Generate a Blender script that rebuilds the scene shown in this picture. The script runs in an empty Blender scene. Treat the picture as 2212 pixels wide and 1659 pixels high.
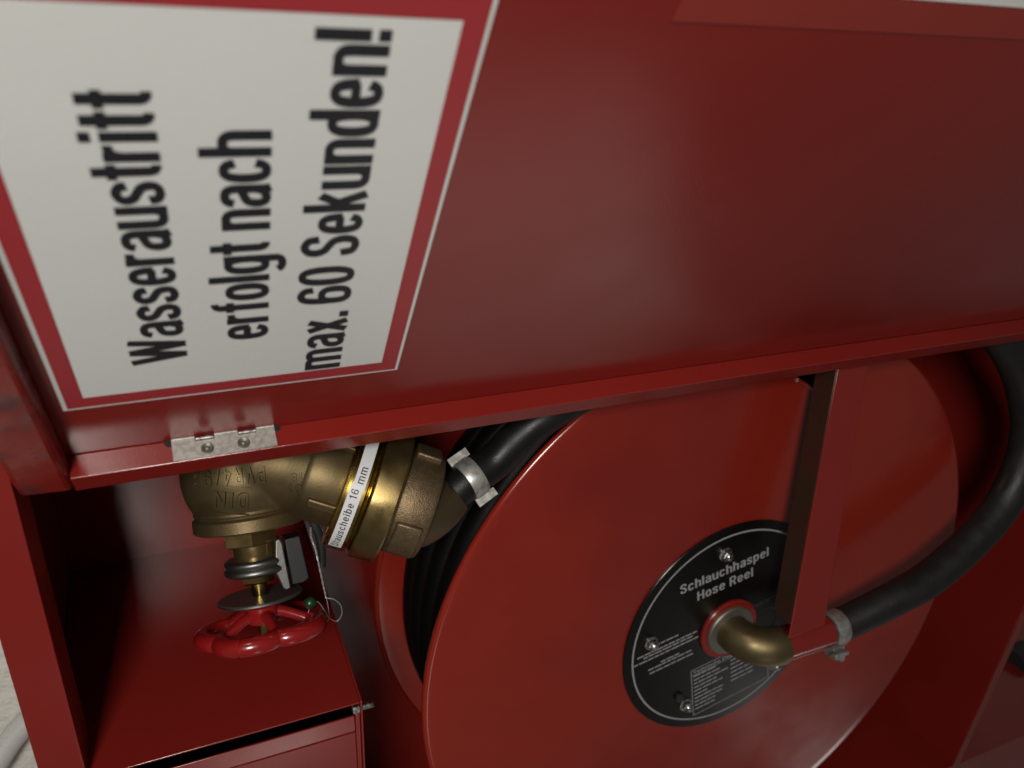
import bpy, bmesh, math, random
from mathutils import Vector, Matrix
random.seed(4)
S = bpy.context.scene

# ---------------------------------------------------------------- frames
# cabinet frame: h = down along the hinge, w = away from the hinge, p = into the cabinet (metres, camera at 0,0,0)
H = Vector((0.9177, -0.1278, 0.3758)); H.normalize()
P = Vector((-807, -833.5, 1705.0)); P = (P - H*P.dot(H)).normalized()
W = P.cross(H).normalized()
Dv = Vector((-549, 1070, 1705.0)); Dv = (Dv - H*Dv.dot(H)).normalized()
def V(h, w=None, p=None):
    if w is None: h, w, p = h
    return Vector((-w, p, 1.45 - h))
def cab(v): return Vector((H.dot(v), W.dot(v), P.dot(v)))         # lens axes -> cabinet axes
def hit(x, y, p):                                                  # point of the plane p = const seen along a direction
    r = cab(Vector((x-1106, y-829.5, 1705.0))); return r*(p/r.z)

# ---------------------------------------------------------------- camera
def wv(v): return Vector((-v.y, v.z, -v.x))
cam = bpy.data.cameras.new('camera'); co = bpy.data.objects.new('camera', cam); S.collection.objects.link(co)
rx, uy, bz = wv(cab(Vector((1, 0, 0)))), wv(cab(Vector((0, -1, 0)))), wv(cab(Vector((0, 0, -1))))
M = Matrix.Identity(4)
for i, a in enumerate((rx, uy, bz)):
    for j in range(3): M[j][i] = a[j]
M.translation = V(0, 0, 0); co.matrix_world = M
cam.lens = 1705/2212*36; cam.sensor_width = 36; cam.clip_start = 0.005; cam.clip_end = 50
cam.dof.use_dof = True; cam.dof.focus_distance = 0.475; cam.dof.aperture_fstop = 8.0
S.camera = co

# ---------------------------------------------------------------- world and lamps
wd = bpy.data.worlds.new('World'); S.world = wd; wd.use_nodes = True
bg = wd.node_tree.nodes['Background']; bg.inputs[0].default_value = (1.0, 0.96, 0.90, 1); bg.inputs[1].default_value = 0.07
S.view_settings.view_transform = 'Standard'; S.view_settings.look = 'None'; S.view_settings.exposure = 0; S.view_settings.gamma = 1
def lamp(name, loc, target, size, power, col=(1, .93, .82), size_y=None, spread=180):
    l = bpy.data.lights.new(name, 'AREA'); l.energy = power; l.color = col; l.size = size
    l.shape = 'RECTANGLE'; l.size_y = size_y or size; l.spread = math.radians(spread)
    o = bpy.data.objects.new(name, l); S.collection.objects.link(o)
    o.location = loc; o.rotation_euler = (Vector(target)-Vector(loc)).to_track_quat('-Z', 'Y').to_euler()
    return o
C0 = V(0.15, 0.35, 0.4)
lamp('front_lamp', V(-.27, -.28, -.48), V(.14, .38, .40), 0.24, 4.5, (1, .965, .90), size_y=0.22, spread=125)
lamp('door_glow_helper', C0+Vector((-1.75, -0.28, -0.85)), C0+Vector((.1, 0, 0)), 0.95, 0.95, (1, .93, .86))  # added area light for the soft glow mirrored in the door panel
RQ = V(hit(1745, 1650, .392)); lamp('low_lamp', RQ+Vector((-.65, -.49, -.58))*1.5, RQ, 0.26, 0.009, (1, .93, .88), size_y=0.22, spread=24)
lamp('lip_reflection_helper', V(.2, 2.3, -.15), V(.0, 2.5, .57), 0.6, 12.0, (1, .95, .9), spread=120)  # added lamp, lights the unseen wall so the door lip mirrors it pink
lamp('side_lamp', C0+Vector((-1.25, -1.55, 0.06)), C0, 0.62, 1.0, (1, .95, .9), size_y=0.30)

# ---------------------------------------------------------------- materials
def mat(name, col, rough=.4, metal=0., bump=None, var=None, spec=.5, coat=0., rvar=None, scratch=None):
    m = bpy.data.materials.new(name); m.use_nodes = True; nt = m.node_tree; b = nt.nodes['Principled BSDF']
    b.inputs['Base Color'].default_value = (*col, 1); b.inputs['Roughness'].default_value = rough
    b.inputs['Metallic'].default_value = metal; b.inputs['Specular IOR Level'].default_value = spec
    b.inputs['Coat Weight'].default_value = coat; b.inputs['Coat Roughness'].default_value = .08
    tc = nt.nodes.new('ShaderNodeTexCoord')
    def noise(scale, det=3, dist=0.):
        t = nt.nodes.new('ShaderNodeTexNoise'); t.inputs['Scale'].default_value = scale
        t.inputs['Detail'].default_value = det; t.inputs['Distortion'].default_value = dist
        nt.links.new(tc.outputs['Object'], t.inputs['Vector']); return t
    if var:                                                        # colour mottling: (second colour, scale, lo, hi)
        c2, sc, lo, hi = var; t = noise(sc, 5); r = nt.nodes.new('ShaderNodeMapRange')
        r.inputs[1].default_value = lo; r.inputs[2].default_value = hi
        mx = nt.nodes.new('ShaderNodeMix'); mx.data_type = 'RGBA'
        mx.inputs[6].default_value = (*col, 1); mx.inputs[7].default_value = (*c2, 1)
        nt.links.new(t.outputs[0], r.inputs[0]); nt.links.new(r.outputs[0], mx.inputs[0]); nt.links.new(mx.outputs[2], b.inputs['Base Color'])
    if rvar:
        sc, lo, hi = rvar; t = noise(sc, 4); r = nt.nodes.new('ShaderNodeMapRange')
        r.inputs[1].default_value = .35; r.inputs[2].default_value = .65; r.inputs[3].default_value = lo; r.inputs[4].default_value = hi
        nt.links.new(t.outputs[0], r.inputs[0]); nt.links.new(r.outputs[0], b.inputs['Roughness'])
    last = None
    for bp in (bump or []):                                        # (scale, strength, distance)
        t = noise(bp[0], 2, bp[3] if len(bp) > 3 else 0.); n = nt.nodes.new('ShaderNodeBump')
        n.inputs['Strength'].default_value = bp[1]; n.inputs['Distance'].default_value = bp[2]
        nt.links.new(t.outputs[0], n.inputs['Height'])
        if last: nt.links.new(last.outputs[0], n.inputs['Normal'])
        last = n
    if last: nt.links.new(last.outputs[0], b.inputs['Normal'])
    return m
RED = (.205, .0135, .0095)
M_red = mat('red_powder_coat', RED, .15, bump=[(1300, .20, .0003)], rvar=(14, .12, .24), spec=.85, var=((.185, .012, .009), 6, .4, .65))
M_reel = mat('reel_red_paint', (.25, .020, .010), .27, bump=[(25, .05, .001), (500, .05, .0004)], spec=.7, rvar=(9, .13, .24), var=((.19, .012, .008), 5, .4, .65))
M_wheel = mat('wheel_red_enamel', (.22, .0075, .008), .24, bump=[(180, .2, .0005)], coat=.4)
M_brass = mat('turned_brass', (.25, .18, .072), .36, .9, bump=[(900, .15, .0002)], rvar=(60, .2, .42), var=((.17, .12, .05), 40, .4, .7))
M_brass_b = mat('bright_brass', (.48, .34, .10), .24, 1., rvar=(80, .14, .3))
M_cast = mat('cast_brass', (.15, .108, .052), .48, .8, bump=[(900, .25, .0003)], var=((.11, .08, .036), 60, .4, .65))
M_rough = mat('sand_cast_bronze', (.19, .132, .075), .5, .8, bump=[(1000, .45, .0006)], var=((.15, .104, .058), 300, .4, .6))
M_tail = mat('bronze_casting', (.13, .092, .052), .5, .8, bump=[(700, .3, .0004)])
M_elbow = mat('dull_brass_pipe', (.19, .145, .072), .58, .85, rvar=(60, .34, .5))
M_zinc = mat('zinc_steel', (.55, .53, .50), .30, 1., var=((.34, .33, .31), 260, .42, .6), rvar=(300, .22, .5))
M_band = mat('clamp_steel', (.50, .485, .46), .42, .7, bump=[(300, .2, .0004)], var=((.30, .29, .27), 200, .42, .62))
M_scuff = mat('scuffed_red_paint', RED, .24, spec=.9, bump=[(1000, .3, .0004)], var=((.085, .022, .020), 45, .52, .66), rvar=(60, .16, .45))
M_dull = mat('dull_zinc', (.20, .19, .165), .5, .7)
M_darkarm = mat('dark_brown_flange', (.042, .014, .009), .35, bump=[(300, .2, .0004)], var=((.028, .018, .009), 30, .4, .6))  # left flange of the arm, darker and browner than its red front
M_hinge = mat('brushed_hinge_steel', (.52, .50, .46), .46, .6, bump=[(800, .2, .0003)], var=((.38, .36, .33), 500, .40, .62), rvar=(420, .42, .56))
M_alu = mat('cast_aluminium', (.20, .195, .19), .42, 1., bump=[(400, .15, .0004)])
M_grey = mat('grey_coated_disc', (.095, .09, .085), .4, .6)
M_hose = mat('black_rubber_hose', (.006, .006, .006), .4, spec=.3, bump=[(900, .25, .0004), (60, .12, .0012)], rvar=(50, .36, .5))
M_hosem = mat('matt_black_rubber_hose', (.012, .012, .011), .46, spec=.4, bump=[(500, .3, .0006), (40, .25, .002, .5)], rvar=(70, .38, .6))
M_coil = mat('wound_hose_rubber', (.002, .002, .002), .5, spec=.2, bump=[(300, .2, .0006)])
M_plate = mat('black_name_plate', (.0045, .0043, .004), .26, spec=.35, bump=[(60, .04, .001)])
M_print = mat('grey_print', (.30, .30, .31), .45)
M_print2 = mat('faint_grey_print', (.27, .27, .275), .5)
M_print3 = mat('very_faint_print', (.028, .028, .032), .5)
M_sign = mat('white_sign_film', (.675, .685, .66), .13, bump=[(700, .22, .0004), (90, .05, .0012)], var=((.64, .65, .625), 8, .4, .7))
M_signr = mat('red_sign_print', (.33, .030, .036), .24, bump=[(700, .16, .0004), (90, .05, .0012)])
M_ink = mat('black_sign_ink', (.018, .018, .022), .25, bump=[(700, .16, .0004)])
M_film2 = mat('orange_red_film', (.24, .030, .022), .26, bump=[(200, .08, .0008)])
M_label = mat('white_label_tape', (.62, .62, .64), .3)
M_inkl = mat('label_ink', (.012, .012, .012), .5)
M_black = mat('dark_plastic', (.016, .017, .015), .5)
M_block = mat('grey_black_switch_plastic', (.007, .0073, .0068), .42)
M_slotshade = mat('slot_shade', (.006, .006, .005), .8)  # shade of the open hinge slots, put into the colour of solid discs
M_green = mat('green_seal_plastic', (.006, .034, .011), .3)
M_wire = mat('grey_seal_wire', (.30, .29, .28), .4, .3)
M_wall = mat('white_plaster', (.74, .72, .66), .9, bump=[(90, .8, .004), (300, .5, .002)])
M_cond = mat('light_grey_conduit', (.55, .55, .53), .45)
M_pale = mat('pale_grey_cable', (.04, .045, .045), .4)

# ---------------------------------------------------------------- mesh helpers (all take cabinet coordinates)
def thing(name, base, label, cat, group=None):
    o = bpy.data.objects.new(name, None); S.collection.objects.link(o); o.location = V(base); o.empty_display_size = .02
    o['label'] = label; o['category'] = cat
    if group: o['group'] = group
    return o
ROOT = {}
def rootof(par):
    while par.parent: par = par.parent
    return par
def obj(name, verts, faces, m, parent=None, label=None, smooth=35, bevel=0, seg=2, kind=None, mats=None, fm=None):
    me = bpy.data.meshes.new(name)
    off = rootof(parent).location if parent else Vector((0, 0, 0))
    me.from_pydata([tuple(V(v)-off) for v in verts], [], faces)
    for mm in (mats or [m]): me.materials.append(mm)
    if fm:
        for p, i in zip(me.polygons, fm): p.material_index = i
    bm = bmesh.new(); bm.from_mesh(me); bmesh.ops.recalc_face_normals(bm, faces=bm.faces); bm.to_mesh(me); bm.free()
    o = bpy.data.objects.new(name, me); S.collection.objects.link(o)
    if parent: o.parent = parent
    if label: o['label'] = label
    if kind: o['kind'] = kind
    if bevel:
        b = o.modifiers.new('bevel', 'BEVEL'); b.width = bevel; b.segments = seg; b.limit_method = 'ANGLE'; b.angle_limit = math.radians(40)
        b.harden_normals = False
    me.shade_smooth()
    me.set_sharp_from_angle(angle=math.radians(smooth if not bevel else 50))
    return o
class G:
    def __init__(s): s.v = []; s.f = []; s.m = []
    def add(s, v, f, m=0):
        n = len(s.v); s.v += [Vector(a) for a in v]; s.f += [tuple(i+n for i in g) for g in f]; s.m += [m]*len(f); return s
    def box(s, a, b, m=0):
        (x0, y0, z0), (x1, y1, z1) = a, b
        return s.hexa([(x, y, z) for x in (x0, x1) for y in (y0, y1) for z in (z0, z1)], m)
    def hexa(s, c, m=0):  # corners ordered x,y,z nested
        return s.add(c, [(0, 1, 3, 2), (4, 6, 7, 5), (0, 4, 5, 1), (2, 3, 7, 6), (0, 2, 6, 4), (1, 5, 7, 3)], m)
    def obox(s, o, ex, ey, ez, m=0):  # centre and half-axes
        o, ex, ey, ez = map(Vector, (o, ex, ey, ez))
        return s.hexa([o+ex*i+ey*j+ez*k for i in (-1, 1) for j in (-1, 1) for k in (-1, 1)], m)
    def prism(s, pts, vec, m=0):
        n = len(pts); vec = Vector(vec); pts = [Vector(q) for q in pts]
        return s.add(pts+[q+vec for q in pts], [tuple(range(n)), tuple(range(2*n-1, n-1, -1))]+[(i, (i+1) % n, n+(i+1) % n, n+i) for i in range(n)], m)
    def lathe(s, o, ax, prof, seg=64, m=0, a0=0, a1=2*math.pi, rad=None, ref=None, cap=True):
        o, ax = Vector(o), Vector(ax).normalized(); e1, e2 = frame(ax, ref); full = abs(a1-a0-2*math.pi) < 1e-6
        n = seg if full else seg+1; vs = []; fs = []
        for (t, r) in prof:
            for k in range(n):
                a = a0+(a1-a0)*k/seg; rr = r*(rad(a) if rad else 1)
                vs.append(o+ax*t+(e1*math.cos(a)+e2*math.sin(a))*rr)
        for i in range(len(prof)-1):
            for k in range(seg):
                k2 = (k+1) % n; fs.append((i*n+k, i*n+k2, (i+1)*n+k2, (i+1)*n+k))
        if full:
            if prof[0][1] > 1e-6 and cap: fs.append(tuple(range(n-1, -1, -1)))
            if prof[-1][1] > 1e-6 and cap: fs.append(tuple((len(prof)-1)*n+k for k in range(n)))
        return s.add(vs, fs, m)
    def tube(s, pts, r, seg=20, m=0, closed=False, rf=None):
        pts = [Vector(q) for q in pts]; n = len(pts); vs = []; fs = []; prev = None
        for i, q in enumerate(pts):
            a = pts[(i-1) % n] if (closed or i > 0) else q; b = pts[(i+1) % n] if (closed or i < n-1) else q
            t = (b-a).normalized()
            if prev is None: e1, _ = frame(t)
            else: e1 = (prev-t*prev.dot(t)).normalized()
            prev = e1; e2 = t.cross(e1)
            rr = rf(i/(n-1)) if rf else r
            for k in range(seg):
                an = 2*math.pi*k/seg; vs.append(q+(e1*math.cos(an)+e2*math.sin(an))*rr)
        for i in range(n if closed else n-1):
            j = (i+1) % n
            for k in range(seg):
                k2 = (k+1) % seg; fs.append((i*seg+k, i*seg+k2, j*seg+k2, j*seg+k))
        if not closed: fs += [tuple(range(seg-1, -1, -1)), tuple((n-1)*seg+k for k in range(seg))]
        return s.add(vs, fs, m)
    def make(s, name, m, parent=None, **k):
        return obj(name, s.v, s.f, m, parent, fm=s.m if k.get('mats') else None, **k)
def frame(ax, ref=None):
    ref = Vector(ref) if ref else (Vector((0, 0, -1)) if abs(ax.z) < .8 else Vector((1, 0, 0)))
    e1 = (ref-ax*ref.dot(ax)).normalized(); return e1, ax.cross(e1)
def spline(pts, n=14):
    pts = [Vector(q) for q in pts]; P_ = [pts[0]*2-pts[1]]+pts+[pts[-1]*2-pts[-2]]; out = []
    for i in range(1, len(P_)-2):
        a, b, c, d = P_[i-1:i+3]
        for k in range(n):
            t = k/n; out.append(.5*((2*b)+(c-a)*t+(2*a-5*b+4*c-d)*t*t+(3*b-a-3*c+d)*t**3))
    return out+[pts[-1]]

TEXT = []
def glyphs(body, bold=0., ky=1., xs=1., depth=0., res=4):
    """flat letters as (verts, faces); xs squeezes the width before the strokes are thickened"""
    cu = bpy.data.curves.new('t', 'FONT'); cu.body = body; cu.size = 1; cu.resolution_u = res
    o = bpy.data.objects.new('t', cu); S.collection.objects.link(o)
    dg = bpy.context.evaluated_depsgraph_get()
    src = o.evaluated_get(dg).to_curve(dg)
    c2 = bpy.data.curves.new('c', 'CURVE'); c2.dimensions = '2D'; c2.fill_mode = 'BOTH' if depth else 'BACK'; c2.resolution_u = res
    for sp in src.splines:
        n = c2.splines.new('BEZIER'); n.bezier_points.add(len(sp.bezier_points)-1); n.use_cyclic_u = sp.use_cyclic_u
        for a, b in zip(n.bezier_points, sp.bezier_points):
            a.handle_left_type = a.handle_right_type = 'FREE'
            for at in ('co', 'handle_left', 'handle_right'):
                q = getattr(b, at); setattr(a, at, (q[0]*xs, q[1]*ky, 0))
    c2.offset = bold; c2.extrude = depth
    o2 = bpy.data.objects.new('c', c2); S.collection.objects.link(o2)
    dg = bpy.context.evaluated_depsgraph_get(); dg.update()
    me = bpy.data.meshes.new_from_object(o2.evaluated_get(dg))
    vs = [(v.co.x, v.co.y/ky, v.co.z) for v in me.vertices]; fs = [tuple(p.vertices) for p in me.polygons]
    bpy.data.meshes.remove(me); bpy.data.objects.remove(o2); bpy.data.objects.remove(o); bpy.data.curves.remove(c2); bpy.data.curves.remove(cu)
    return vs, fs
def text_on(name, body, fn, m, parent, length=None, cap=1., bold=0., ky=1., xs=1., depth=0., z=1., capchars='H', label=None, g=None):
    """fn(u, v, t) -> cabinet point; u runs along the line (0..length), v up from the baseline, cap = height of a capital"""
    vs, fs = glyphs(body, bold, ky, xs, depth)
    cv, _ = glyphs(capchars, bold, ky, xs)
    ch = max(q[1] for q in cv); s = cap/ch
    x0 = min(q[0] for q in vs); x1 = max(q[0] for q in vs); sx = (length/(x1-x0)) if length else s
    pts = [fn((q[0]-x0)*sx, q[1]*s, (q[2]/depth if depth else 0)) for q in vs]
    if g is not None: g.add(pts, fs); return (x1-x0)*sx
    return obj(name, pts, fs, m, parent, label=label, smooth=20)

# condensed bold poster letters drawn with a flat pen: {char: (advance width, strokes)}; capital height 1
def sarc(cx, cy, rx, ry, a0, a1, n=16, e=2.5):
    o = []
    for i in range(n+1):
        a = math.radians(a0+(a1-a0)*i/n); c, s_ = math.cos(a), math.sin(a)
        o.append((cx+rx*math.copysign(abs(c)**(2/e), c), cy+ry*math.copysign(abs(s_)**(2/e), s_)))
    return o
def smooth2(pts): return [(q.x, q.y) for q in spline([(x, y, 0) for x, y in pts], 6)]
BOWL = sarc(.25, .37, .165, .305, 0, 360, 40)
GL = {
 'n': (.50, [[(.085, 0), (.085, .74)], sarc(.25, .49, .165, .185, 172, 0)+[(.415, 0)]]),
 'm': (.80, [[(.085, 0), (.085, .74)], sarc(.2425, .49, .1575, .185, 172, 0)+[(.40, 0)], sarc(.5575, .49, .1575, .185, 172, 0)+[(.715, 0)]]),
 'h': (.50, [[(.085, 0), (.085, 1)], sarc(.25, .49, .165, .185, 172, 0)+[(.415, 0)]]),
 'u': (.50, [[(.415, 0), (.415, .74)], [(.085, .74)]+sarc(.25, .25, .165, .185, 180, 352)]),
 'r': (.33, [[(.085, 0), (.085, .74)], sarc(.30, .44, .215, .225, 172, 88)]),
 'i': (.17, [[(.085, 0), (.085, .74)], [(.085, .85), (.085, 1)]]),
 'l': (.17, [[(.085, 0), (.085, 1)]]),
 't': (.31, [[(.16, .94)]+sarc(.30, .20, .14, .135, 180, 268), [(0, .675), (.31, .675)]]),
 'f': (.32, [[(.15, 0)]+sarc(.31, .80, .16, .135, 180, 92), [(0, .675), (.31, .675)]]),
 'e': (.50, [sarc(.25, .37, .165, .305, -2, 330, 36), [(.085, .385), (.415, .385)]]),
 'c': (.49, [sarc(.25, .37, .165, .305, 24, 336, 36)]),
 'o': (.50, [BOWL]),
 'a': (.50, [sarc(.25, .50, .165, .175, 168, 0)+[(.415, .5), (.415, .08), (.44, 0)], smooth2([(.415, .435), (.27, .40), (.135, .34), (.085, .21), (.125, .10), (.22, .065), (.34, .10), (.415, .21)])]),
 's': (.48, [smooth2([(.40, .52), (.375, .62), (.24, .675), (.115, .62), (.088, .53), (.14, .44), (.24, .385), (.35, .32), (.395, .21), (.365, .11), (.24, .065), (.11, .11), (.082, .225)])]),
 'S': (.54, [smooth2([(.455, .70), (.42, .86), (.27, .935), (.13, .87), (.09, .735), (.15, .60), (.27, .53), (.40, .44), (.455, .28), (.41, .12), (.27, .065), (.12, .13), (.082, .31)])]),
 'W': (.86, [[(.075, 1), (.245, 0)], [(.245, 0), (.43, 1)], [(.43, 1), (.615, 0)], [(.615, 0), (.785, 1)]]),
 'k': (.48, [[(.085, 0), (.085, 1)], [(.39, .74), (.12, .31)], [(.20, .46), (.40, 0)]]),
 'd': (.50, [[(.415, 0), (.415, 1)], BOWL]),
 'g': (.50, [BOWL, [(.415, .74)]+sarc(.25, -.08, .165, .135, 0, -160)]),
 'x': (.48, [[(.085, .74), (.395, 0)], [(.395, .74), (.085, 0)]]),
 '.': (.17, [[(.085, 0), (.085, .17)]]),
 '6': (.54, [sarc(.27, .31, .185, .245, 0, 360, 40), smooth2([(.45, .72), (.42, .86), (.28, .935), (.14, .86), (.09, .64), (.085, .32)])]),
 '0': (.54, [sarc(.27, .5, .185, .435, 0, 360, 44)]),
 '!': (.19, [[(.095, 1), (.095, .27)], [(.095, 0), (.095, .17)]]),
 ' ': (.20, []),
 'p': (.50, [[(.085, -.27), (.085, .74)], BOWL]), 'b': (.50, [[(.085, 0), (.085, 1)], BOWL]),
 'H': (.58, [[(.085, 0), (.085, 1)], [(.495, 0), (.495, 1)], [(.085, .53), (.495, .53)]]),
 'R': (.58, [[(.085, 0), (.085, 1)], [(.085, .93), (.27, .93)]+sarc(.30, .70, .175, .232, 85, -85)+[(.085, .47)], [(.33, .46), (.48, 0)]]),
 'D': (.58, [[(.085, 0), (.085, 1)], [(.085, .93), (.22, .93)]+sarc(.25, .5, .24, .43, 80, -80)+[(.085, .07)]]),
 'I': (.17, [[(.085, 0), (.085, 1)]]), 'N': (.60, [[(.085, 0), (.085, 1)], [(.085, 1), (.515, 0)], [(.515, 0), (.515, 1)]]),
 'P': (.55, [[(.085, 0), (.085, 1)], [(.085, .93), (.27, .93)]+sarc(.28, .69, .185, .24, 85, -85)+[(.085, .45)]]),
 'V': (.58, [[(.06, 1), (.29, 0)], [(.29, 0), (.52, 1)]]),
 '4': (.56, [[(.40, 0), (.40, 1)], [(.40, 1), (.05, .27)], [(.05, .27), (.54, .27)]]),
 '/': (.36, [[(.04, 0), (.32, 1)]]),
 '9': (.54, [sarc(.27, .69, .185, .245, 0, 360, 40), smooth2([(.09, .28), (.12, .14), (.26, .065), (.40, .14), (.45, .36), (.455, .68)])]),
 '8': (.54, [sarc(.27, .73, .165, .205, 0, 360, 36), sarc(.27, .28, .185, .215, 0, 360, 36)]),
 '1': (.42, [[(.26, 0), (.26, 1)], [(.06, .76), (.17, .80), (.26, .96)]]),
}
def poster(body, fn, m, parent, length, cap, a=.092, b=.066, gap=.056, off=.00002):
    tot = sum(GL[c][0]+gap for c in body)-gap; sx = length/tot; x = 0; q = G(); k = 0
    for c in body:
        wd_, strokes = GL[c]
        for st in strokes:
            st = [p_ for i, p_ in enumerate(st) if i == 0 or math.dist(p_, st[i-1]) > 1e-4]
            closed = math.dist(st[0], st[-1]) < 1e-3; vs = []; n = len(st)
            for i in range(n):
                if closed: p_, r_ = st[(i-1) % (n-1)], st[(i+1) % (n-1)]
                else: p_, r_ = st[max(i-1, 0)], st[min(i+1, n-1)]
                tx, ty = r_[0]-p_[0], r_[1]-p_[1]; l = math.hypot(tx, ty); nx, ny = -ty/l, tx/l
                hw_ = math.hypot(a*nx, b*ny)
                diag = 1.0
                for sgn_ in (-1, 1): vs.append(fn((x+st[i][0]+sgn_*nx*hw_)*sx, (st[i][1]+sgn_*ny*hw_)*cap, off*(k % 4)))
            q.add(vs, [(2*i, 2*i+2, 2*i+3, 2*i+1) for i in range(n-1)]); k += 1
        x += wd_+gap
    return q.make('lettering', m, parent, smooth=20)

# ================================================================= SETTING
g = G(); g.box((-1.6, -1.6, .580), (1.9, 4.6, .62)); wall = g.make('wall', M_wall); wall['kind'] = 'structure'

# ================================================================= CABINET
p0, pb, ws = .3694, .571, .7514
K = .37/.355; CW, CP = .18581*K, .37
Dc = cab(Dv); Dw, Dp = Dc.y, Dc.z
def DP(h, d, off=0.):   # door plane: h down the hinge, d from hinge to free edge, off towards the viewer
    return Vector((h*K, CW-Dw*d*K+Dp*off*K, CP-Dp*d*K-Dw*off*K))
cabt = thing('hose_cabinet', (.9, .5, pb), 'red steel fire hose cabinet standing open on the white wall', 'cabinet')
T = .0012
hb = .7447                                                        # divider to the lower compartment
g = G(); g.box((-.1016, .165, pb), (1.12, .775, pb+.0015)); g.make('back_wall', M_red, cabt)
g = G(); g.box((-.1013, .15, p0+.003), (-.1001, .79, pb+.001)); g.make('end_wall', M_red, cabt, bevel=.0004)
g = G(); g.box((-.1005, ws, p0+.0006), (1.12, ws+.0015, pb+.0004)); g.make('side_wall', M_red, cabt, label='bright red side wall of the cabinet on the side away from the hinge')
g = G(); g.box((-.1005, .1685, p0+.003), (1.12, .17, pb+.0004)); g.make('side_wall', M_red, cabt)
def skew(q, h0_, h1_, pa, pz): q.hexa([(h+dh, w_, p_) for h in (h0_, h1_) for w_, dh in ((.1705, .040), (ws+.0003, 0)) for p_ in (pa, pz)])
g = G(); skew(g, hb, hb+.0012, p0+.001, pb+.0004); skew(g, hb, hb+.0105, p0-.0005, p0+.0007)
g.make('divider', M_red, cabt, bevel=.0004, label='red divider plate with a narrow pale front edge')
# front frame, folded sheet: face strip and a return into the cabinet
g = G(); g.prism([(-.1016, .15, p0), (-.0802, .15, p0), (-.0802, .15, .398), (-.0814, .15, .398), (-.0814, .15, p0+.0012), (-.1004, .15, p0+.0012), (-.1004, .15, pb), (-.1016, .15, pb)], (0, .66, 0))
g.make('front_frame', M_red, cabt, bevel=.0009, seg=3, label='red folded front frame strip at the end of the cabinet')
g = G(); g.box((-.079, ws+.0003, p0), (1.12, .87, p0+.0012)); g.make('front_frame', M_red, cabt, bevel=.0005)
g = G(); g.box((-.079, .14, p0+.0006), (1.12, .184, p0+.0018)); g.make('front_frame', M_red, cabt, bevel=.0005)
# inner box that fills the corner away from the hinge
wb, hx = .3975, .0739
g = G(); g.box((-.0997, wb, p0), (hx-.0002, wb+.0012, pb+.0004)); g.make('box_lid', M_red, cabt, bevel=.0004, label='red sheet metal lid of the inner box below the handwheel')
g = G(); g.box((hx, wb-.0006, p0-.0004), (hx+.0014, ws+.0003, pb+.0004)); g.make('box_end', M_red, cabt, bevel=.0004)
g = G(); g.box((hx-.0034, wb+.011, p0+.0006), (hx-.0004, ws-.0008, p0+.0020)); g.make('box_edge_strip', M_red, cabt, bevel=.0004)
g = G(); g.prism([(-.0997, .4105, p0+.0022), (-.0997, .4223, p0+.0008), (-.0997, .4223, p0+.0020), (-.0997, .4105, p0+.0034)], (.0997+.0702, 0, 0))
g.make('box_front_fold', M_red, cabt, bevel=.0003)
g = G(); g.prism([(-.0997, .4229, p0+.0004), (.0702, .4229, p0+.0004), (.0702, ws-.001, p0+.0004), (-.0997, ws-.001, p0+.0004)], (0, 0, .0012))
g.make('box_front', M_red, cabt, bevel=.0005, label='bright red front plate of the inner box')
g = G(); g.lathe((hx+.0012, .4058, p0+.0035), (1, 0, 0), [(0, .0022), (.0072, .0022), (.0078, .0018)], 20)
g.lathe((hx-.0045, .4058, p0+.0035), (1, 0, 0), [(0, .0038), (.0042, .0038)], 6); g.make('box_bolt', M_zinc, cabt)

# ---- door: panel, webs and lips
HL, HR, DT, TT = -.0535, .765, .56, .0117
door = thing('x', (0, 0, 0), '', '')
bpy.data.objects.remove(door)
g = G(); g.hexa([DP(h, d, o) for h in (-.0753, HR+.02) for d in (-.013, DT) for o in (-.0014, 0)])
door = g.make('door', M_red, cabt, bevel=.0004, label='opened red door panel with a large white sign on its inner face')
g = G(); L = [(.0, .0), (.0, TT), (-.0131, TT), (-.0131, TT-.0011), (-.0011, TT-.0011), (-.0011, .0)]
g.prism([DP(HL+.0004, d, o+.00005) for d, o in L], DP(HR, 0)-DP(HL+.0004, 0))
g.make('door_flange', M_red, door, bevel=.00085, seg=3, label='red folded door edge along the hinge')
g = G(); g.hexa([DP(h, d, o) for h, oo in ((-.0753, TT-.0008), (HL, TT+.0004)) for d in (-.0131, DT) for o in (.0001, oo)])
g.make('door_flange', M_scuff, door, bevel=.0030, seg=4, label='scuffed red door edge at the end of the door')
g = G(); g.hexa([DP(h, d, o) for h in (HR, HR+.02) for d in (-.0131, DT) for o in (.0001, TT)]); g.make('door_flange', M_red, door, bevel=.001)
# ---- hinge
hinge = G()
A0, A1 = -.0110, .0355
n1, n2 = (-.0006, .0078), (.0185, .0268)                          # knuckle notches
def WP(h, o, d=.0): return DP(h, d, o)
prof = [(A0, .0008), (n1[0], .0008), (n1[0], .0026), (n1[1], .0026), (n1[1], .0008), (n2[0], .0008), (n2[0], .0026), (n2[1], .0026), (n2[1], .0008), (A1, .0008), (A1, .0112), (A0, .0112)]
hinge.prism([WP(h, o, .0001) for h, o in prof], DP(0, .0009)-DP(0, .0001))
hg = hinge.make('hinge', M_hinge, cabt, bevel=.00015, seg=1, label='steel hinge leaf with two rivets on the door edge')
g = G()
for a, b in (n1, n2): g.lathe(DP(a+.0002, .0011, .0016), (1, 0, 0), [(0, .0004), (.0001, .00125), ((b-a-.0005)*K, .00125), ((b-a-.0004)*K, .0004)], 20)
g.make('hinge_knuckle', M_zinc, hg)
g = G()
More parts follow.
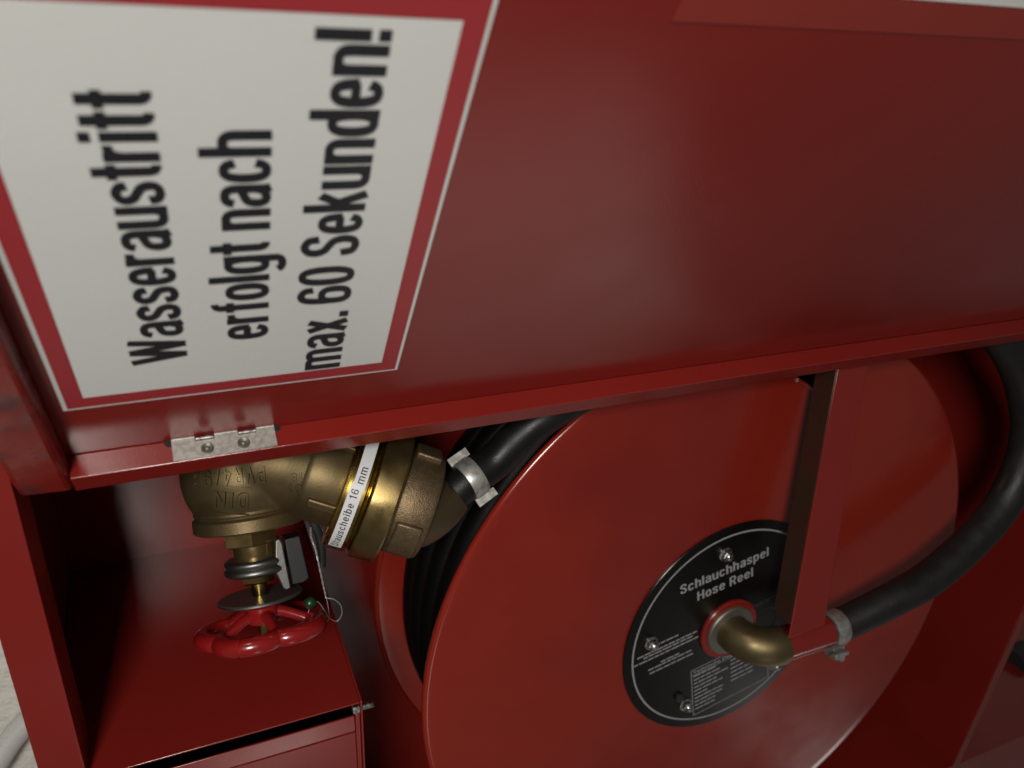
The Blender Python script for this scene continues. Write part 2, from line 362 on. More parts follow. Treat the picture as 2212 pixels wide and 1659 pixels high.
for a, b in ((A0, n1[0]), (n1[1], n2[0]), (n2[1], A1)): g.lathe(DP(a+.0001, .0008, .0003), (1, 0, 0), [(0, .0003), (.0001, .0007), ((b-a-.0003)*K, .0007), ((b-a-.0002)*K, .0003)], 16)
g.make('hinge_curl', M_hinge, hg)
for h in (.0041, .0203):
    g = G(); g.lathe(DP(h, .0010, .0073), DP(0, 1, 0)-DP(0, 0, 0), [(0, .0029), (.0007, .0029), (.0013, .0024), (.0011, .0018), (.0007, .0015), (.0006, .0012), (.0010, .0008), (.0013, .0003), (.00132, 0)], 28)
    g.make('rivet', M_dull, hg)
for h in (A0-.0011, A1+.0011):
    g = G(); g.lathe(DP(h, .0001, .0014), DP(0, 1, 0)-DP(0, 0, 0), [(0, .0019), (.0002, .0017), (.00025, 0)], 20); g.make('hinge_slot_shade', M_slotshade, hg)

# ================================================================= SIGNS ON THE DOOR
sg = thing('warning_sign', DP(.0215, .04), 'large white sign with red border and black German text on the open door', 'sign')
def sheet(name, h0, h1, d0, d1, o0, o1, m, par, **k):
    q = G(); q.hexa([DP(h, d, o) for h in (h0, h1) for d in (d0, d1) for o in (o0, o1)]); return q.make(name, m, par, **k)
DE = .345
sheet('sign_backing', -.0481, .0911, .0402, DE, .00012, .0006, M_sign, sg)
g = G()
bo, bi = (-.0464, .0897, .0414, DE-.0015), (-.0397, .0825, .0487, .2252)
o_, i_ = [DP(h, d, .00075) for h, d in ((bo[0], bo[2]), (bo[1], bo[2]), (bo[1], bo[3]), (bo[0], bo[3]))], [DP(h, d, .00075) for h, d in ((bi[0], bi[2]), (bi[1], bi[2]), (bi[1], bi[3]), (bi[0], bi[3]))]
g.add(o_+i_, [(0, 1, 5, 4), (1, 2, 6, 5), (2, 3, 7, 6), (3, 0, 4, 7)])
g.make('sign_border', M_signr, sg)
for body, hb_, cap, d0, d1 in (('Wasseraustritt', .0007, .0199, .0690, .2005), ('erfolgt nach', .0317, .0207, .0795, .1866), ('max. 60 Sekunden!', .0630, .0208, .0499, .2214)):
    poster(body, lambda u, v, t, b=hb_, s0=d0: DP(b-v/K, s0+u/K, .0009+t), M_ink, sg, (d1-d0)*K, cap*K)
s2 = thing('door_sticker', DP(.2, .228), 'orange red film label with white corner, lower down on the open door', 'sticker')
g = G(); g.prism([DP(.1495, .2280, .0001), DP(.1489, .345, .0001), DP(.40, .345, .0001), DP(.40, .2284, .0001)], DP(0, 0, .0004)-DP(0, 0, 0)); g.make('film', M_film2, s2)
g = G(); g.prism([DP(.22, .2411, .0006), DP(.22, .335, .0006), DP(.39, .335, .0006), DP(.39, .2408, .0006)], DP(0, 0, .0002)-DP(0, 0, 0)); g.make('white_panel', M_sign, s2)

# ================================================================= HOSE REEL
nn = Vector((-.00998, .0599, .99815)).normalized(); rc = Vector((.39444, .46213, .4000))
U = Vector((1, 0, -nn.x/nn.z)).normalized(); Vv = nn.cross(U)
def RP(u, v, o=0.): return rc+U*u+Vv*v-nn*o
reel = thing('hose_reel', rc+nn*.15, 'large red hose reel with black name plate inside the cabinet', 'hose reel')
RR = .2708
def flange(name, z, face, label):                                 # dished round plate with a rolled rim
    q = G(); s = face
    q.lathe(rc+nn*z, -nn*s, [(-.006, RR-.003), (-.0045, RR-.0006), (-.002, RR), (.0002, RR-.0012), (.0008, RR-.004), (0, RR-.010), (0, .02), (-.0012, .02), (-.0012, RR-.010), (-.0008, RR-.005), (-.006, RR-.003)], 180, cap=False)
    return q
g = flange('', .0, 1, '')
fr = g.make('front_flange', M_reel, reel, smooth=50, label='front disc of the red hose reel')
# slot pressed through the front disc
b = fr.modifiers.new('slot', 'BOOLEAN'); 
cut = G(); cut.prism([RP(q[0], q[1], .004) for q in ((.033, -.2235), (.0665, -.2035), (.0735, -.2085), (.0760, -.2240), (.074, -.236), (.036, -.234))], nn*.012)
cm = bpy.data.meshes.new('slot'); cm.from_pydata([tuple(V(v)-reel.location) for v in cut.v], [], cut.f)
bmx = bmesh.new(); bmx.from_mesh(cm); bmesh.ops.recalc_face_normals(bmx, faces=bmx.faces); bmx.to_mesh(cm); bmx.free()
cobj = bpy.data.objects.new('slot', cm); S.collection.objects.link(cobj); cobj.parent = reel
bpy.context.view_layer.update()
b.object = cobj; b.operation = 'DIFFERENCE'; b.solver = 'EXACT'
dg = bpy.context.evaluated_depsgraph_get(); nm = bpy.data.meshes.new_from_object(fr.evaluated_get(dg)); fr.modifiers.clear(); fr.data = nm
bpy.data.objects.remove(cobj)
g = G(); g.tube([RP(.0325, -.2215, .0006), RP(.050, -.2115, .0008), RP(.0665, -.2035, .0006)], .0016, 10); g.make('slot_edge', M_reel, reel)
g = flange('', .138, -1, ''); g.make('rear_flange', M_reel, reel, smooth=50, label='rear disc of the red hose reel behind the wound hose')
g = G(); g.lathe(rc+nn*.0015, nn, [(0, .11), (.134, .11)], 64); g.make('drum', M_reel, reel)
# name plate
pl = G(); pl.lathe(rc, -nn, [(.0002, .1030), (.0012, .1030), (.0016, .1026), (.0016, .026), (.0002, .026), (.0002, .1030)], 128, cap=False)
plate = pl.make('name_plate', M_plate, reel, smooth=30, label='round black name plate with grey print at the middle of the reel')
g = G(); g.lathe(rc, -nn, [(.00175, .0952), (.00185, .0949), (.00185, .0939), (.00175, .0936)], 160, cap=False); g.make('ring_line', M_print, plate)
e1 = Vector((.985, -.172)).normalized(); e2 = Vector((.172, .985)).normalized()   # reading direction and downwards
def PT(x0, y0, o=.00185): return lambda u, v, t: RP(x0+e1.x*u-e2.x*v, y0+e1.y*u-e2.y*v, o+t*.0001)
poster('Schlauchhaspel', PT(-.0545, -.0492), M_print, plate, .0880, .0092, .085, .075, .09, .4)
poster('Hose Reel', PT(-.0365, -.0380), M_print, plate, .0560, .0093, .085, .075, .09, .4)
g = G()
def line(x, y, segs, hgt, q):
    x0 = 0
    for a in segs:
        if a > 0:
            q.add([RP(x+e1.x*(x0+i*a)-e2.x*j*hgt, y+e1.y*(x0+i*a)-e2.y*j*hgt, .00185) for i, j in ((0, 0), (1, 0), (1, 1), (0, 1))], [(0, 1, 2, 3)])
        x0 += abs(a)
def words(total, rnd): 
    out = []; t = 0
    while t < total-.002:
        a = min(rnd.uniform(.0035, .009), total-t); out += [a, -.0009]; t += a+.0009
    return out
rn = random.Random(7)
for (x, y, L_) in ((-.0745, -.0040, .026), (-.0900, .0040, .058), (-.0840, .0060, .048), (-.0925, .0112, .063), (-.0665, .0110, .0), (-.0780, .0200, .043), (-.0760, .0240, .044)):
    if L_: line(x, y, words(L_, rn), .00155, g)
line(-.0660, .0150, words(.018, rn), .0015, g)
rows = 10
tx, ty = -.0333, .0352
for i in range(rows):
    x, y = tx+.0020+e2.x*(.0083+i*.0043), ty+e2.y*(.0083+i*.0043)
    line(x, y, words(rn.choice((.030, .034, .024, .036)) if i < 5 else rn.choice((.016, .022, .030)), rn), .00165, g)
for i in range(7):
    x, y = tx+.0405+e2.x*(.0030+i*.0048), ty-.0062+e2.y*(.0050+i*.0048)
    line(x, y, words(rn.choice((.016, .036, .040, .026)) if i < 5 else .024, rn), .0016, g)
g.make('small_print', M_print2, plate, kind='stuff')
text_on('lettering', 'Technische Daten', PT(tx+.0022, ty+.0042), M_print2, plate, .046, .0029, .03, 1.1, 1.0, capchars='T')
def stroke(q, a, b, wd_=.0008):
    a, b = Vector(a), Vector(b); t = (b-a).normalized(); n_ = Vector((-t.y, t.x))*wd_/2
    q.add([RP(p_.x, p_.y, .0018) for p_ in (a-n_, b-n_, b+n_, a+n_)], [(0, 1, 2, 3)])
g = G()
c1 = Vector((tx, ty)); c2 = c1+e1*.0890; c3 = c2+e2*.0235; c4 = c1+e2*.0530
c5 = c1+e2*.0062; c6 = c2+e2*.0062; c3 = Vector((.0560, .0722)); c2 = c3-e2*.0250
stroke(g, c1, c1+e1*.0900); stroke(g, c5, c5+e1*.088); stroke(g, c1, c4); stroke(g, c4, c3); stroke(g, c2, c3)
g.make('table_frame', M_print2, plate)
g = G(); cc = Vector((.0405, .0045))
for k in range(40):
    a, b2 = 2*math.pi*k/40, 2*math.pi*(k+1)/40
    stroke(g, cc+Vector((math.cos(a), math.sin(a)))*.0130, cc+Vector((math.cos(b2), math.sin(b2)))*.0130, .0006)
line(.0235, -.0150, words(.030, rn), .0012, g); line(.0262, -.0135, words(.016, rn), .0012, g)
g.make('printed_circle', M_print3, plate)
for (u, v) in ((-.0142, -.0774), (-.0781, -.0088), (-.0345, .0711), (.0605, .0585)):
    g = G(); o = RP(u, v, .0016)
    g.lathe(o, -nn, [(0, .0062), (.0009, .0062), (.0012, .0058)], 28)
    g.lathe(o-nn*.0010, -nn, [(0, .0044), (.0002, .0051), (.0034, .0051), (.0040, .0044)], 6)
    g.lathe(o-nn*.0040, -nn, [(0, .0040)]+[(.0040*math.sin(a), .0040*math.cos(a)) for a in [math.pi/2*k/6 for k in range(1, 6)]]+[(.0040, 0)], 24)
    g.make('cap_nut', M_zinc, reel, smooth=40)
g = G(); g.lathe(RP(-.0425, .0600, .0016), -nn, [(0, .0042), (.0022, .0042), (.0030, .003), (.0030, 0)], 24); g.make('plug', M_black, reel)
# hub and elbow
g = G(); g.lathe(rc, -nn, [(.0004, .0285), (.0035, .0285), (.0045, .0275), (.0045, .018)], 64); g.make('hub_ring', M_reel, reel)
g = G(); g.lathe(rc, -nn, [(.0020, .0232), (.0060, .0232), (.0072, .0222), (.0074, .016)], 64); g.make('hub_washer', M_dull, reel)
pe = .0355; path = [rc-nn*t for t in (.002, .008)]
Re = .0245; cen = rc-nn*(pe-Re)+Vector((Re, 0, 0))
path = [rc-nn*.004, rc-nn*(pe-Re)]
for k in range(1, 15):
    a = math.pi/2*k/14; path.append(cen-Vector((1, 0, 0))*Re*math.cos(a)-nn*Re*math.sin(a))
end = path[-1]; path.append(end+Vector((.002, 0, 0)))
g = G(); g.tube(path, .0158, 40); g.make('elbow_pipe', M_elbow, reel, smooth=60, label='dull brass elbow on the reel hub')
PIPE = end
g = G(); g.lathe(PIPE+Vector((.0015, 0, 0)), (1, 0, 0), [(0, .0125), (.0004, .0140), (.0490, .0140), (.0500, .0128)], 40); g.make('sleeve', M_red, reel, smooth=40, label='red pipe sleeve between the elbow and the hose clamp')
# support arm: a channel leaning slightly, from the hinge side down to the pipe
g = G()
tl, tr = hit(1810, 801, .380), hit(1874, 795, .380); bl, br = hit(1704, 1380, .3460), hit(1781, 1352, .3460)
ml, mr = hit(1711, 1330, .3440), hit(1782, 1306, .3440)
ext = (tl-ml)*.03; tl += ext; tr += (tr-mr)*.03
dz = Vector((0, 0, .014)); th = Vector((0, 0, .0015))
def slab(q, a, b, c, d, vec): q.hexa([a, a+vec, b, b+vec, d, d+vec, c, c+vec])
slab(g, tl, tr, br, bl, th)
sx = Vector((.0015, 0, 0)); dz = Vector((0, 0, .019))
b_, t_ = tr+th, tr.lerp(br, .93)+th
g.hexa([b_, b_+dz, t_, t_+dz, b_-sx, b_-sx+dz, t_-sx, t_-sx+dz])
g.make('support_arm', M_red, reel, bevel=.0006, seg=2, label='red upright channel carrying the reel hub')
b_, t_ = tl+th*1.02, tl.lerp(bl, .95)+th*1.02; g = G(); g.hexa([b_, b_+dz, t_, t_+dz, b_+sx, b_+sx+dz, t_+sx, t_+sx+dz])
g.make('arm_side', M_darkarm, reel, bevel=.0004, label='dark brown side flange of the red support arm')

# wound hose between the discs
g = G(); pts = []
turns = 5; r0 = .2355; 
for k in range(turns*96+1):
    a = 2*math.pi*k/96; z = .0155+.0252*(k/96); pts.append(rc+nn*min(z, .125)+(U*math.cos(a)+Vv*math.sin(a))*r0)
g.tube(pts, .0126, 14)
wh = g.make('wound_hose', M_coil, None); wh['label'] = 'black hose wound up between the two red reel discs'; wh['category'] = 'hose'

# ================================================================= SUPPLY HOSES
sh = thing('feed_hose', PIPE+Vector((.05, 0, 0)), 'thick black rubber hose looping in from the right into the reel hub', 'hose')
h0 = PIPE+Vector((.0500, 0, 0))
pp = [h0, PIPE+Vector((.059, 0, 0)), PIPE+Vector((.071, -.001, 0)), hit(1935, 1291, .358), hit(2010, 1247, .357), hit(2100, 1168, .360), hit(2178, 1070, .366), hit(2222, 945, .376), hit(2208, 820, .388), hit(2150, 715, .396), hit(2040, 620, .400), hit(1900, 560, .402)]
g = G(); g.tube(spline(pp, 12), .0132, 36, rf=lambda t: .0130+.0018*min(t*3, 1)); g.make('hose_body', M_hosem, sh, smooth=60)
def clamp_at(c, t, r, wdt, par, seg=48):
    q = G(); q.lathe(c-t*wdt/2, t, [(0, r), (0, r+.0009), (wdt*.12, r+.0014), (wdt*.88, r+.0014), (wdt, r+.0009), (wdt, r)], seg); return q.make('hose_clamp', M_band, par, smooth=50)
cc_ = PIPE+Vector((.0590, 0, 0)); ct = Vector((1, 0, 0))
k1 = clamp_at(cc_, ct, .0140, .0135, sh)
g = G(); dn = Vector((0, .92, -.39)).normalized(); sd = ct.cross(dn)
g.obox(cc_+dn*.0180+sd*.003, ct*.0062, dn*.0030, sd*.0085); g.obox(cc_+dn*.0220-sd*.002, ct*.0050, dn*.0034, sd*.0045); g.obox(cc_+dn*.0185-sd*.010-ct*.004, ct*.0075, dn*.0016, sd*.0030)
g.lathe(cc_+dn*.0235+sd*.006, sd, [(-.014, .0036), (0, .0036), (.0005, .0030)], 20)
g.lathe(cc_+dn*.0245+ct*.002+sd*.0050, sd, [(0, .0048), (.0040, .0048), (.0048, .0038)], 6)
g.make('clamp_screw', M_band, k1, bevel=.0004)

# ================================================================= VALVE
B = hit(533, 1047, .43)
A_s = cab(Vector((.115, .99, .02))).normalized()                  # stem axis
A_o = cab(Vector((.918, .325, .2))).normalized()                    # outlet axis
O = hit(529, 972, .43)
valve = thing('shutoff_valve', B, 'brass shutoff valve with a red handwheel inside the open cabinet', 'valve')
# cast body: two turned shapes fused into one skin
g = G()
g.lathe(B, A_s, [(-.052, .0), (-.050, .020), (-.044, .029), (-.030, .0345), (-.015, .0364), (-.004, .0366), (.004, .0352), (.010, .0328), (.0145, .0306), (.019, .0300), (.019, 0)], 64)
g.lathe(O, A_o, [(-.006, 0), (-.005, .026), (.010, .0295), (.026, .0285), (.0405, .0272), (.042, .0265), (.042, 0)], 64)
g.lathe(B-A_s*.03, Vector((0, -1, 0)), [(0, 0), (.001, .024), (.055, .024), (.055, 0)], 48)
body = g.make('valve_body', M_cast, valve, smooth=180, label='cast brass valve body with raised upside down lettering')
rm = body.modifiers.new('fuse', 'REMESH'); rm.mode = 'VOXEL'; rm.voxel_size = .0011; rm.use_smooth_shade = True
sm = body.modifiers.new('smooth', 'SMOOTH'); sm.iterations = 14; sm.factor = .6
dg = bpy.context.evaluated_depsgraph_get(); dg.update()
ev = body.evaluated_get(dg); nm = bpy.data.meshes.new_from_object(ev); body.modifiers.clear(); body.data = nm
from mathutils.bvhtree import BVHTree
bvh = BVHTree.FromPolygons([v.co for v in nm.vertices], [tuple(p.vertices) for p in nm.polygons])
nm.shade_smooth()
def emboss(name, bodytxt, origin_px, xdir, ydir, length, cap, th=.0009, bars=None):
    """raised letters projected onto the cast body along the view-facing direction"""
    c0 = hit(*origin_px, .39); X = cab(Vector((*xdir, 0))); Y = cab(Vector((*ydir, 0)))
    ray = -wv(c0).normalized()*-1
    def prj(u, v, t):
        q = c0*.80+X*u*.80+Y*v*.80
        s = V(q)-valve.location; d = (V(q)-V(0, 0, 0)).normalized()
        loc, nrm, _, _ = bvh.ray_cast(s, d)
        if loc is None: loc = s+d*.1; nrm = -d
        wpt = loc+nrm*(th if t > 0 else -.0006)+valve.location
        return Vector((1.45-wpt.z, -wpt.x, wpt.y))
    gg = G()
    if bodytxt:
        tot = sum(GL[c][0]+.20 for c in bodytxt)-.20; sx = length/tot; x = 0
        for c in bodytxt:
            for st in GL[c][1]:
                if len(st) == 2: st = [tuple(a_+(b_-a_)*k/6 for a_, b_ in zip(*st)) for k in range(7)]
                st = [p_ for i, p_ in enumerate(st) if i == 0 or math.dist(p_, st[i-1]) > 1e-4]
                n = len(st); vs = []
                for i in range(n):
                    p_, r_ = st[max(i-1, 0)], st[min(i+1, n-1)]
                    tx, ty = r_[0]-p_[0], r_[1]-p_[1]; l = math.hypot(tx, ty); nx, ny = -ty/l, tx/l
                    for o_, tt in ((-.115, 0), (-.060, 1), (.060, 1), (.115, 0)): vs.append(prj((x+st[i][0]+nx*o_)*sx, (st[i][1]+ny*o_)*cap, tt))
                fs = [(4*i+k, 4*i+k+1, 4*i+k+5, 4*i+k+4) for i in range(n-1) for k in range(3)]
                fs += [(0, 1, 2, 3), (4*n-1, 4*n-2, 4*n-3, 4*n-4)]
                gg.add(vs, fs)
            x += GL[c][0]+.20
    for (u0, v0, u1, v1) in (bars or []):
        n_ = 10; vs = []
        for i in range(n_+1):
            u = u0+(u1-u0)*i/n_; v = v0+(v1-v0)*i/n_
            vs += [prj(u, v, 0), prj(u, v+.0007, 0), prj(u, v, 1), prj(u, v+.0007, 1)]
        fs = []
        for i in range(n_):
            a = i*4; fs += [(a, a+2, a+6, a+4), (a+2, a+3, a+7, a+6), (a+3, a+1, a+5, a+7)]
        gg.add(vs, fs)
    gg.make(name, M_cast, body, smooth=30)
R180 = ((-1, .02), (-.02, 1))
emboss('raised_lettering', 'DIN', (538, 1065), (-.995, -.06), (-.06, .995), .0190, .0088, bars=[(-.0010, -.0032, .0200, -.0032), (-.0010, .0112, .0190, .0112)])
emboss('raised_lettering', 'PVR4/96', (572, 1006), (-.985, .08), (.08, .985), .0400, .0090)
emboss('raised_lettering', '18', (655, 1020), (-.97, .10), (.10, .97), .0072, .0052)
emboss('raised_lettering', '01', (652, 1047), (-.96, -.14), (-.14, .96), .0075, .0052)
def part(name, ax_o, ax, prof, m, seg=64, smooth=30, parent=None, **k):
    q = G(); q.lathe(ax_o, ax, prof, seg); return q.make(name, m, parent or valve, smooth=smooth, **k)
part('bonnet_ring', B, A_s, [(.0110, .029), (.0118, .0314), (.0138, .0319), (.0146, .0314), (.0150, .0306), (.0158, .0310), (.0166, .0325), (.0172, .0329), (.0236, .0329), (.0245, .0320), (.0248, .012)], M_cast, 80)
hx1 = part('bonnet_nut', B-Vector((.0018, 0, 0)), A_s, [(.0245, .0150), (.0250, .0164), (.0345, .0164), (.0352, .0152)], M_brass, 6, 20)
part('stem_collar', B, A_s, [(.0350, .0118), (.0352, .0126), (.0440, .0124), (.0460, .0121), (.0460, .006)], M_brass, 48)
part('packing_nut', B, A_s, [(.0528, .0092), (.0540, .0104), (.0578, .0104), (.0588, .0092)], M_brass_b, 6, 20)
part('stem', B, A_s, [(.0590, .0042), (.0590, .0046), (.0720, .0046), (.0740, .0038), (.0800, .0038), (.0860, .0034), (.0925, .0034), (.0925, 0)], M_brass_b, 32)
g = G(); g.obox(B+A_s*.0915, Vector((.0026, 0, 0)), frame(A_s, (1, 0, 0))[1]*.0026, A_s*.0030); g.make('stem_tip', M_zinc, valve, bevel=.0003)
part('aluminium_ring', B, A_s, [(.0438, .0125), (.0437, .0168), (.0446, .0180), (.0460, .0183), (.0472, .0177), (.0480, .0172), (.0488, .0180), (.0500, .0188), (.0516, .0188), (.0528, .0174), (.0528, .0095)], M_alu, 64, 50, label='two-ribbed aluminium ring on the stem')
part('stop_disc', B, A_s, [(.0668, .004), (.0668, .0240), (.0672, .0245), (.0684, .0246), (.0688, .0242), (.0688, .004)], M_grey, 96, 30, label='thin grey round stop disc above the handwheel')
g = G(); g.lathe(B, A_s, [(.0674, .02460), (.0675, .02485), (.0683, .02485), (.0685, .0246)], 96); g.make('stop_disc_edge', M_alu, valve)
# T shaped aluminium bracket and the switch block behind it
hd = Vector((1, 0, 0)); hd = (hd-A_s*hd.dot(A_s)).normalized(); td = A_s.cross(hd); td = td if td.z > 0 else -td
tb = B+A_s*.0495+hd*.0118-td*.006
g = G()
g.obox(tb+A_s*.0000-hd*.003, hd*.0050, A_s*.0042, td*.0060)
g.prism([tb+hd*x+A_s*y-td*.0075 for x, y in ((-.0005, -.0155), (.0020, -.0165), (.0035, -.0135), (.0052, .0125), (.0050, .0145), (.0020, .0150), (.0005, .0135), (-.0022, .0040), (-.0035, .0020), (-.0035, -.0020), (-.0018, -.0042))], td*.013)
g.make('switch_bracket', M_alu, valve, bevel=.0009, seg=3, label='aluminium T shaped bracket beside the stem')
g = G(); q0 = tb+hd*.0047-td*.0066
pts = [q0+hd*x+A_s*y for x, y in ((0, -.0150), (.0092, -.0160), (.0118, .0105), (.0080, .0128), (.0014, .0128))]
g.prism(pts, td*.018); g.make('switch_block', M_block, valve, bevel=.0008, label='dark grey plastic switch block')
# outlet coupling
def op(name, prof, m, seg=80, smooth=30, **k): return part(name, O, A_o, prof, m, seg, smooth, **k)
op('outlet_socket', [(.036, .0265), (.0385, .0284), (.0410, .0290), (.0600, .0290), (.0625, .0282), (.064, .026)], M_cast)
e1o, e2o = frame(A_o)                                             # e1o points to the viewer
for dv in (-.62, .75):
    an = math.atan2(-O.dot(e2o), -O.dot(e1o))+(1 if e2o.y < 0 else -1)*dv; rr = e1o*math.cos(an)+e2o*math.sin(an)
    g = G(); g.obox(O+A_o*.0520+rr*.0293, A_o*.0088, A_o.cross(rr)*.0032, rr*.0020); g.make('socket_rib', M_cast, valve, bevel=.0014, seg=3)
op('union_ring', [(.0590, .030), (.0595, .0380), (.0602, .0392), (.0615, .0396), (.0620, .0392), (.0625, .0392), (.0630, .0398), (.0722, .0398), (.0730, .0392), (.0736, .0375), (.0742, .0372), (.0750, .0384), (.0756, .036)], M_brass_b, 96)
op('coupling_ring', [(.0754, .036), (.0757, .0405), (.0763, .0412), (.0777, .0415), (.0902, .0412), (.0915, .0402), (.0918, .034)], M_brass, 96)
g = G(); g.lathe(O, A_o, [(.0912, .0310), (.0915, .0325), (.0930, .0330), (.1120, .0328), (.1140, .0318), (.1147, .0300), (.1148, .018)], 64)
g.make('cast_nut', M_rough, valve, smooth=40, label='rough cast bronze nut with raised lugs')
view = math.atan2(-(O+A_o*.1).dot(e2o), -(O+A_o*.1).dot(e1o))      # angle that faces the viewer
for an in (sgn_l*1.12 for sgn_l in (1,)):
    pass
def sector(name, a, half, s0, s1, r0_, r1_, m, bev):
    q = G(); n_ = 8; vs = []
    for i in range(n_+1):
        t = a-half+2*half*i/n_; rr = e1o*math.cos(t)+e2o*math.sin(t)
        vs += [O+A_o*s0+rr*r0_, O+A_o*s1+rr*r0_, O+A_o*s1+rr*r1_, O+A_o*s0+rr*r1_]
    fs = []
    for i in range(n_):
        for k in range(4): fs.append((i*4+k, i*4+(k+1) % 4, (i+1)*4+(k+1) % 4, (i+1)*4+k))
    fs += [(0, 1, 2, 3), (n_*4+3, n_*4+2, n_*4+1, n_*4)]
    q.add(vs, fs); return q.make(name, m, valve, bevel=bev, seg=2)
SG = 1 if e2o.y < 0 else -1
for da, hf in ((1.18, .26), (-.72, .34), (-2.6, .3), (2.9, .3)): sector('nut_lug', view+SG*da, hf, 0.0950, .1108, .031, .0362, M_rough, .0012)
# hose tail turning towards the feed
tip = hit(981, 1063, .392); td2 = (hit(1110, 955, .398)-tip).normalized()
na, ra = O+A_o*.113, .0275
cs = []
for i in range(7):
    t = i/6; c = na.lerp(tip, t); ax = A_o.lerp(td2, t**.8).normalized(); cs.append((c, ax, ra*(1-t)+.0132*t))
g = G(); vs = []; fs = []; n_ = 48
for c, ax, r in cs:
    e1_, e2_ = frame(ax, (0, .3, -1)); vs += [c+(e1_*math.cos(2*math.pi*k/n_)+e2_*math.sin(2*math.pi*k/n_))*r for k in range(n_)]
for i in range(6): fs += [(i*n_+k, i*n_+(k+1) % n_, (i+1)*n_+(k+1) % n_, (i+1)*n_+k) for k in range(n_)]
fs.append(tuple(6*n_+k for k in range(n_)))
g.add(vs, fs); g.make('hose_tail', M_tail, valve, smooth=50)
# tape label on the union ring, two overlapping strips
def strip(name, a0, a1, r, s0, s1, par):
    q = G(); n_ = 40; vs = []; fs = []
    for i in range(n_+1):
        a = a0+(a1-a0)*i/n_; rr = e1o*math.cos(a)+e2o*math.sin(a)
        for s, dr in ((s0, 0), (s1, 0), (s1, .00018), (s0, .00018)): vs.append(O+A_o*s+rr*(r+dr))
    for i in range(n_):
        for k in range(4): fs.append((i*4+k, i*4+(k+1) % 4, (i+1)*4+(k+1) % 4, (i+1)*4+k))
    fs += [(0, 1, 2, 3), tuple(n_*4+k for k in (3, 2, 1, 0))]
    q.add(vs, fs); return q.make(name, M_label, par)
# angle: 0 faces the viewer, sign chosen so that sgn*angle grows towards the hinge
sgn = 1 if e2o.y < 0 else -1
def lab(a_start, s_base, r): return lambda u, v, t: O+A_o*(s_base-v)+(e1o*math.cos(a_start+sgn*u/r)+e2o*math.sin(a_start+sgn*u/r))*(r+.0003+.0001*t)
LR = .0401
st1 = strip('tape_label', sgn*(-.70), sgn*.455, LR+.0003, .0628, .0704, valve)
st2 = strip('tape_label', sgn*.38, sgn*2.1, LR, .0640, .0710, valve)
st1['label'] = 'white tape reading Stauscheibe 16'; st2['label'] = 'white tape ending in mm under the door edge'
poster('Stauscheibe 16', lab(sgn*-.65, .0684, LR+.0003), M_inkl, st1, 1.05*LR, .0043, .062, .058, .13, .4)
poster('mm', lab(sgn*.475, .0694, LR), M_inkl, st2, .0098, .0046, .062, .058, .13, .4)
# handwheel: five lobes, five spokes, dished
wc = B+A_s*.0870; f1, f2 = frame(A_s, (-.45, 0, -1))
hw = G(); rim = []
for k in range(240):
    a = 2*math.pi*k/240; lobe = abs(math.cos(2.5*a)); r = .0262+.0086*lobe**.55
    rim.append(wc+(f1*math.cos(a)+f2*math.sin(a))*r)
hw.tube(rim, .0055, 20, closed=True)
hwo = hw.make('handwheel', M_wheel, valve, smooth=70, label='red five-lobed handwheel')
g = G()
for k in range(5):
    a = math.pi/5+2*math.pi*k/5; rr = f1*math.cos(a)+f2*math.sin(a)
    q = [wc-A_s*.0090+rr*.006, wc-A_s*.0080+rr*.012, wc-A_s*.0035+rr*.021, wc+rr*.0265]
    gg = G(); gg.tube(spline(q, 6), .0034, 14, rf=lambda t: .0040-.0008*math.sin(math.pi*t)); gg.make('spoke', M_wheel, hwo, smooth=60)
g = G(); g.lathe(wc-A_s*.0145, A_s, [(0, .0040), (.0002, .0085), (.001, .0094), (.0085, .0098), (.0105, .0088), (.0106, .0030)], 40); g.make('hub', M_wheel, hwo, smooth=40)

# outlet hose from the valve, running under the door edge towards the reel
oh = thing('valve_hose', tip, 'short black hose clamped to the brass valve outlet', 'hose')
pp = [tip-td2*.002, tip+td2*.012, hit(1064, 1000, .397), hit(1110, 953, .398), hit(1160, 912, .397), hit(1230, 866, .392), hit(1330, 820, .386), hit(1450, 785, .382)]
hp = spline(pp, 10)
g = G(); g.tube(hp, .0116, 32); g.make('hose_body', M_hose, oh, smooth=60)
kt = hit(1022, 1037, .3945); ki = min(range(1, len(hp)-1), key=lambda i: (hp[i].normalized()-kt.normalized()).length); kc = hp[ki]; kd = (hp[ki+1]-hp[ki-1]).normalized()
k2 = clamp_at(kc, kd, .0119, .0105, oh)
vr = kc.normalized(); sdv = kd.cross(vr).normalized()
for s in (-1, 1):
    g = G(); g.obox(kc+sdv*s*.0152+kd*.001, kd*.0072, sdv*.0028, kd.cross(sdv)*.0009); g.make('clamp_ear', M_band, k2, bevel=.0002, seg=1)

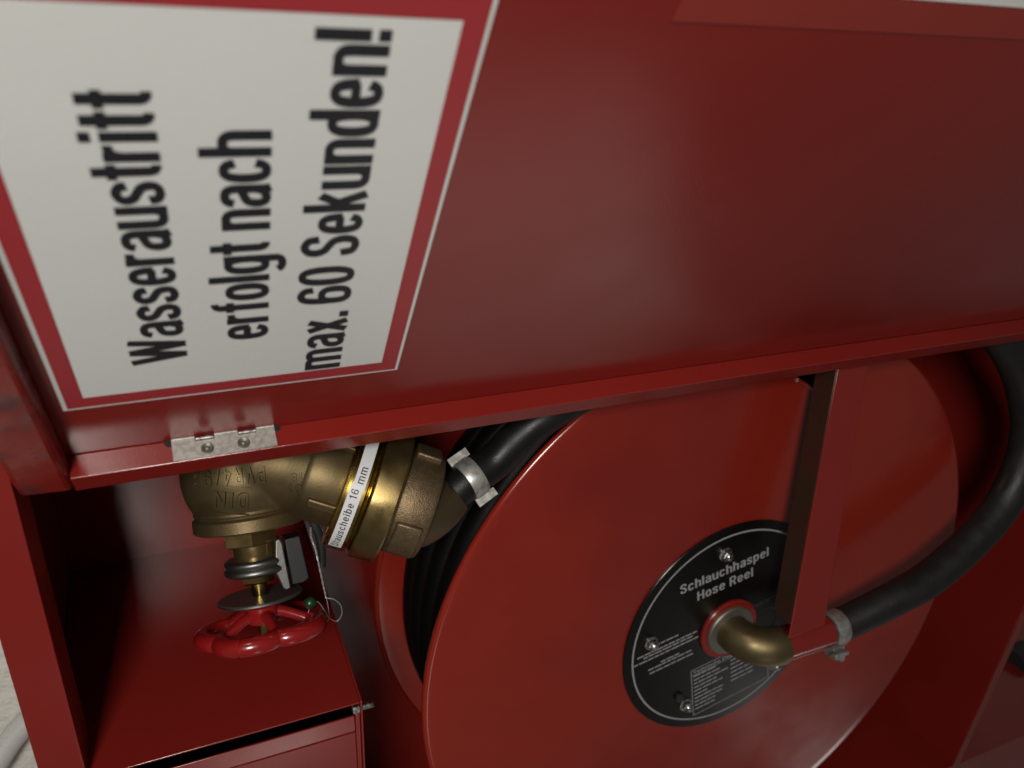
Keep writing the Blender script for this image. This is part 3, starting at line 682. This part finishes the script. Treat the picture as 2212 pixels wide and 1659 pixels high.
# ================================================================= SEAL WIRE
sw = thing('seal_wire', hit(670, 1303, .395), 'thin twisted grey seal wire with a green bead on the handwheel', 'seal')
def ppx(L_): return [hit(x, y, p) for x, y, p in L_]
g = G(); main = spline(ppx([(671, 1140, .42), (672, 1160, .415), (682, 1188, .41), (690, 1225, .405), (698, 1262, .40), (705, 1292, .397)]), 16)
for ph in (0, math.pi):
    pts = []
    for i, q in enumerate(main):
        a = ph+i*.55; pts.append(q+Vector((math.cos(a), 0, math.sin(a)))*.00035)
    g.tube(pts, .00030, 6)
g.tube(spline(ppx([(705, 1292, .397), (722, 1295, .396), (736, 1308, .395), (738, 1328, .394), (727, 1342, .394), (711, 1334, .393), (699, 1316, .392), (688, 1301, .391), (676, 1300, .390), (668, 1315, .389), (665, 1328, .389)]), 10), .00028, 6)
g.tube(spline(ppx([(705, 1292, .397), (709, 1312, .396), (711, 1335, .395), (704, 1343, .394), (697, 1343, .394)]), 10), .00028, 6)
g.make('wire', M_wire, sw)
g = G(); bc = hit(670, 1302, .3905); bd = (hit(684, 1290, .392)-bc).normalized()
g.lathe(bc, bd, [(-.0034, 0), (-.0033, .0018), (-.0022, .0031), (0, .0035), (.0022, .0031), (.0033, .0018), (.0034, 0)], 28); g.make('seal_bead', M_green, sw, smooth=60)
cb = G(); cb.tube(spline(ppx([(672, 1120, .45), (686, 1150, .45), (694, 1185, .45), (695, 1222, .45)]), 8), .0028, 16)
cbo = cb.make('grey_cable', M_pale, None, smooth=60); cbo['label'] = 'short pale grey cable end hanging behind the brass outlet'; cbo['category'] = 'cable'

# ================================================================= CONDUIT AND LOWER COMPARTMENT
g = G(); path = spline([hit(-60, 1720, .568), hit(-10, 1650, .566), hit(22, 1601, .566), hit(62, 1558, .566), hit(120, 1530, .566), hit(190, 1520, .566)], 60)
tot = len(path)
g.tube(path, .0095, 24, rf=lambda t: .0090+.0006*math.sin(t*tot*.9))
cd = g.make('conduit', M_cond, None, smooth=60); cd['label'] = 'ribbed light grey conduit on the white wall behind the cabinet'; cd['category'] = 'conduit'
g = G(); c0 = hit(2176, 1437, .46); g.tube(spline([c0+Vector((0, .0, -.002)), c0+Vector((.05, .005, 0)), c0+Vector((.12, .03, .01)), c0+Vector((.2, .05, .02))]), .024, 28, rf=lambda t: .024)
bo_ = g.make('hose_end', M_black, None, smooth=40); bo_['label'] = 'black rubber hose end lying beyond the pale divider edge'; bo_['category'] = 'hose'
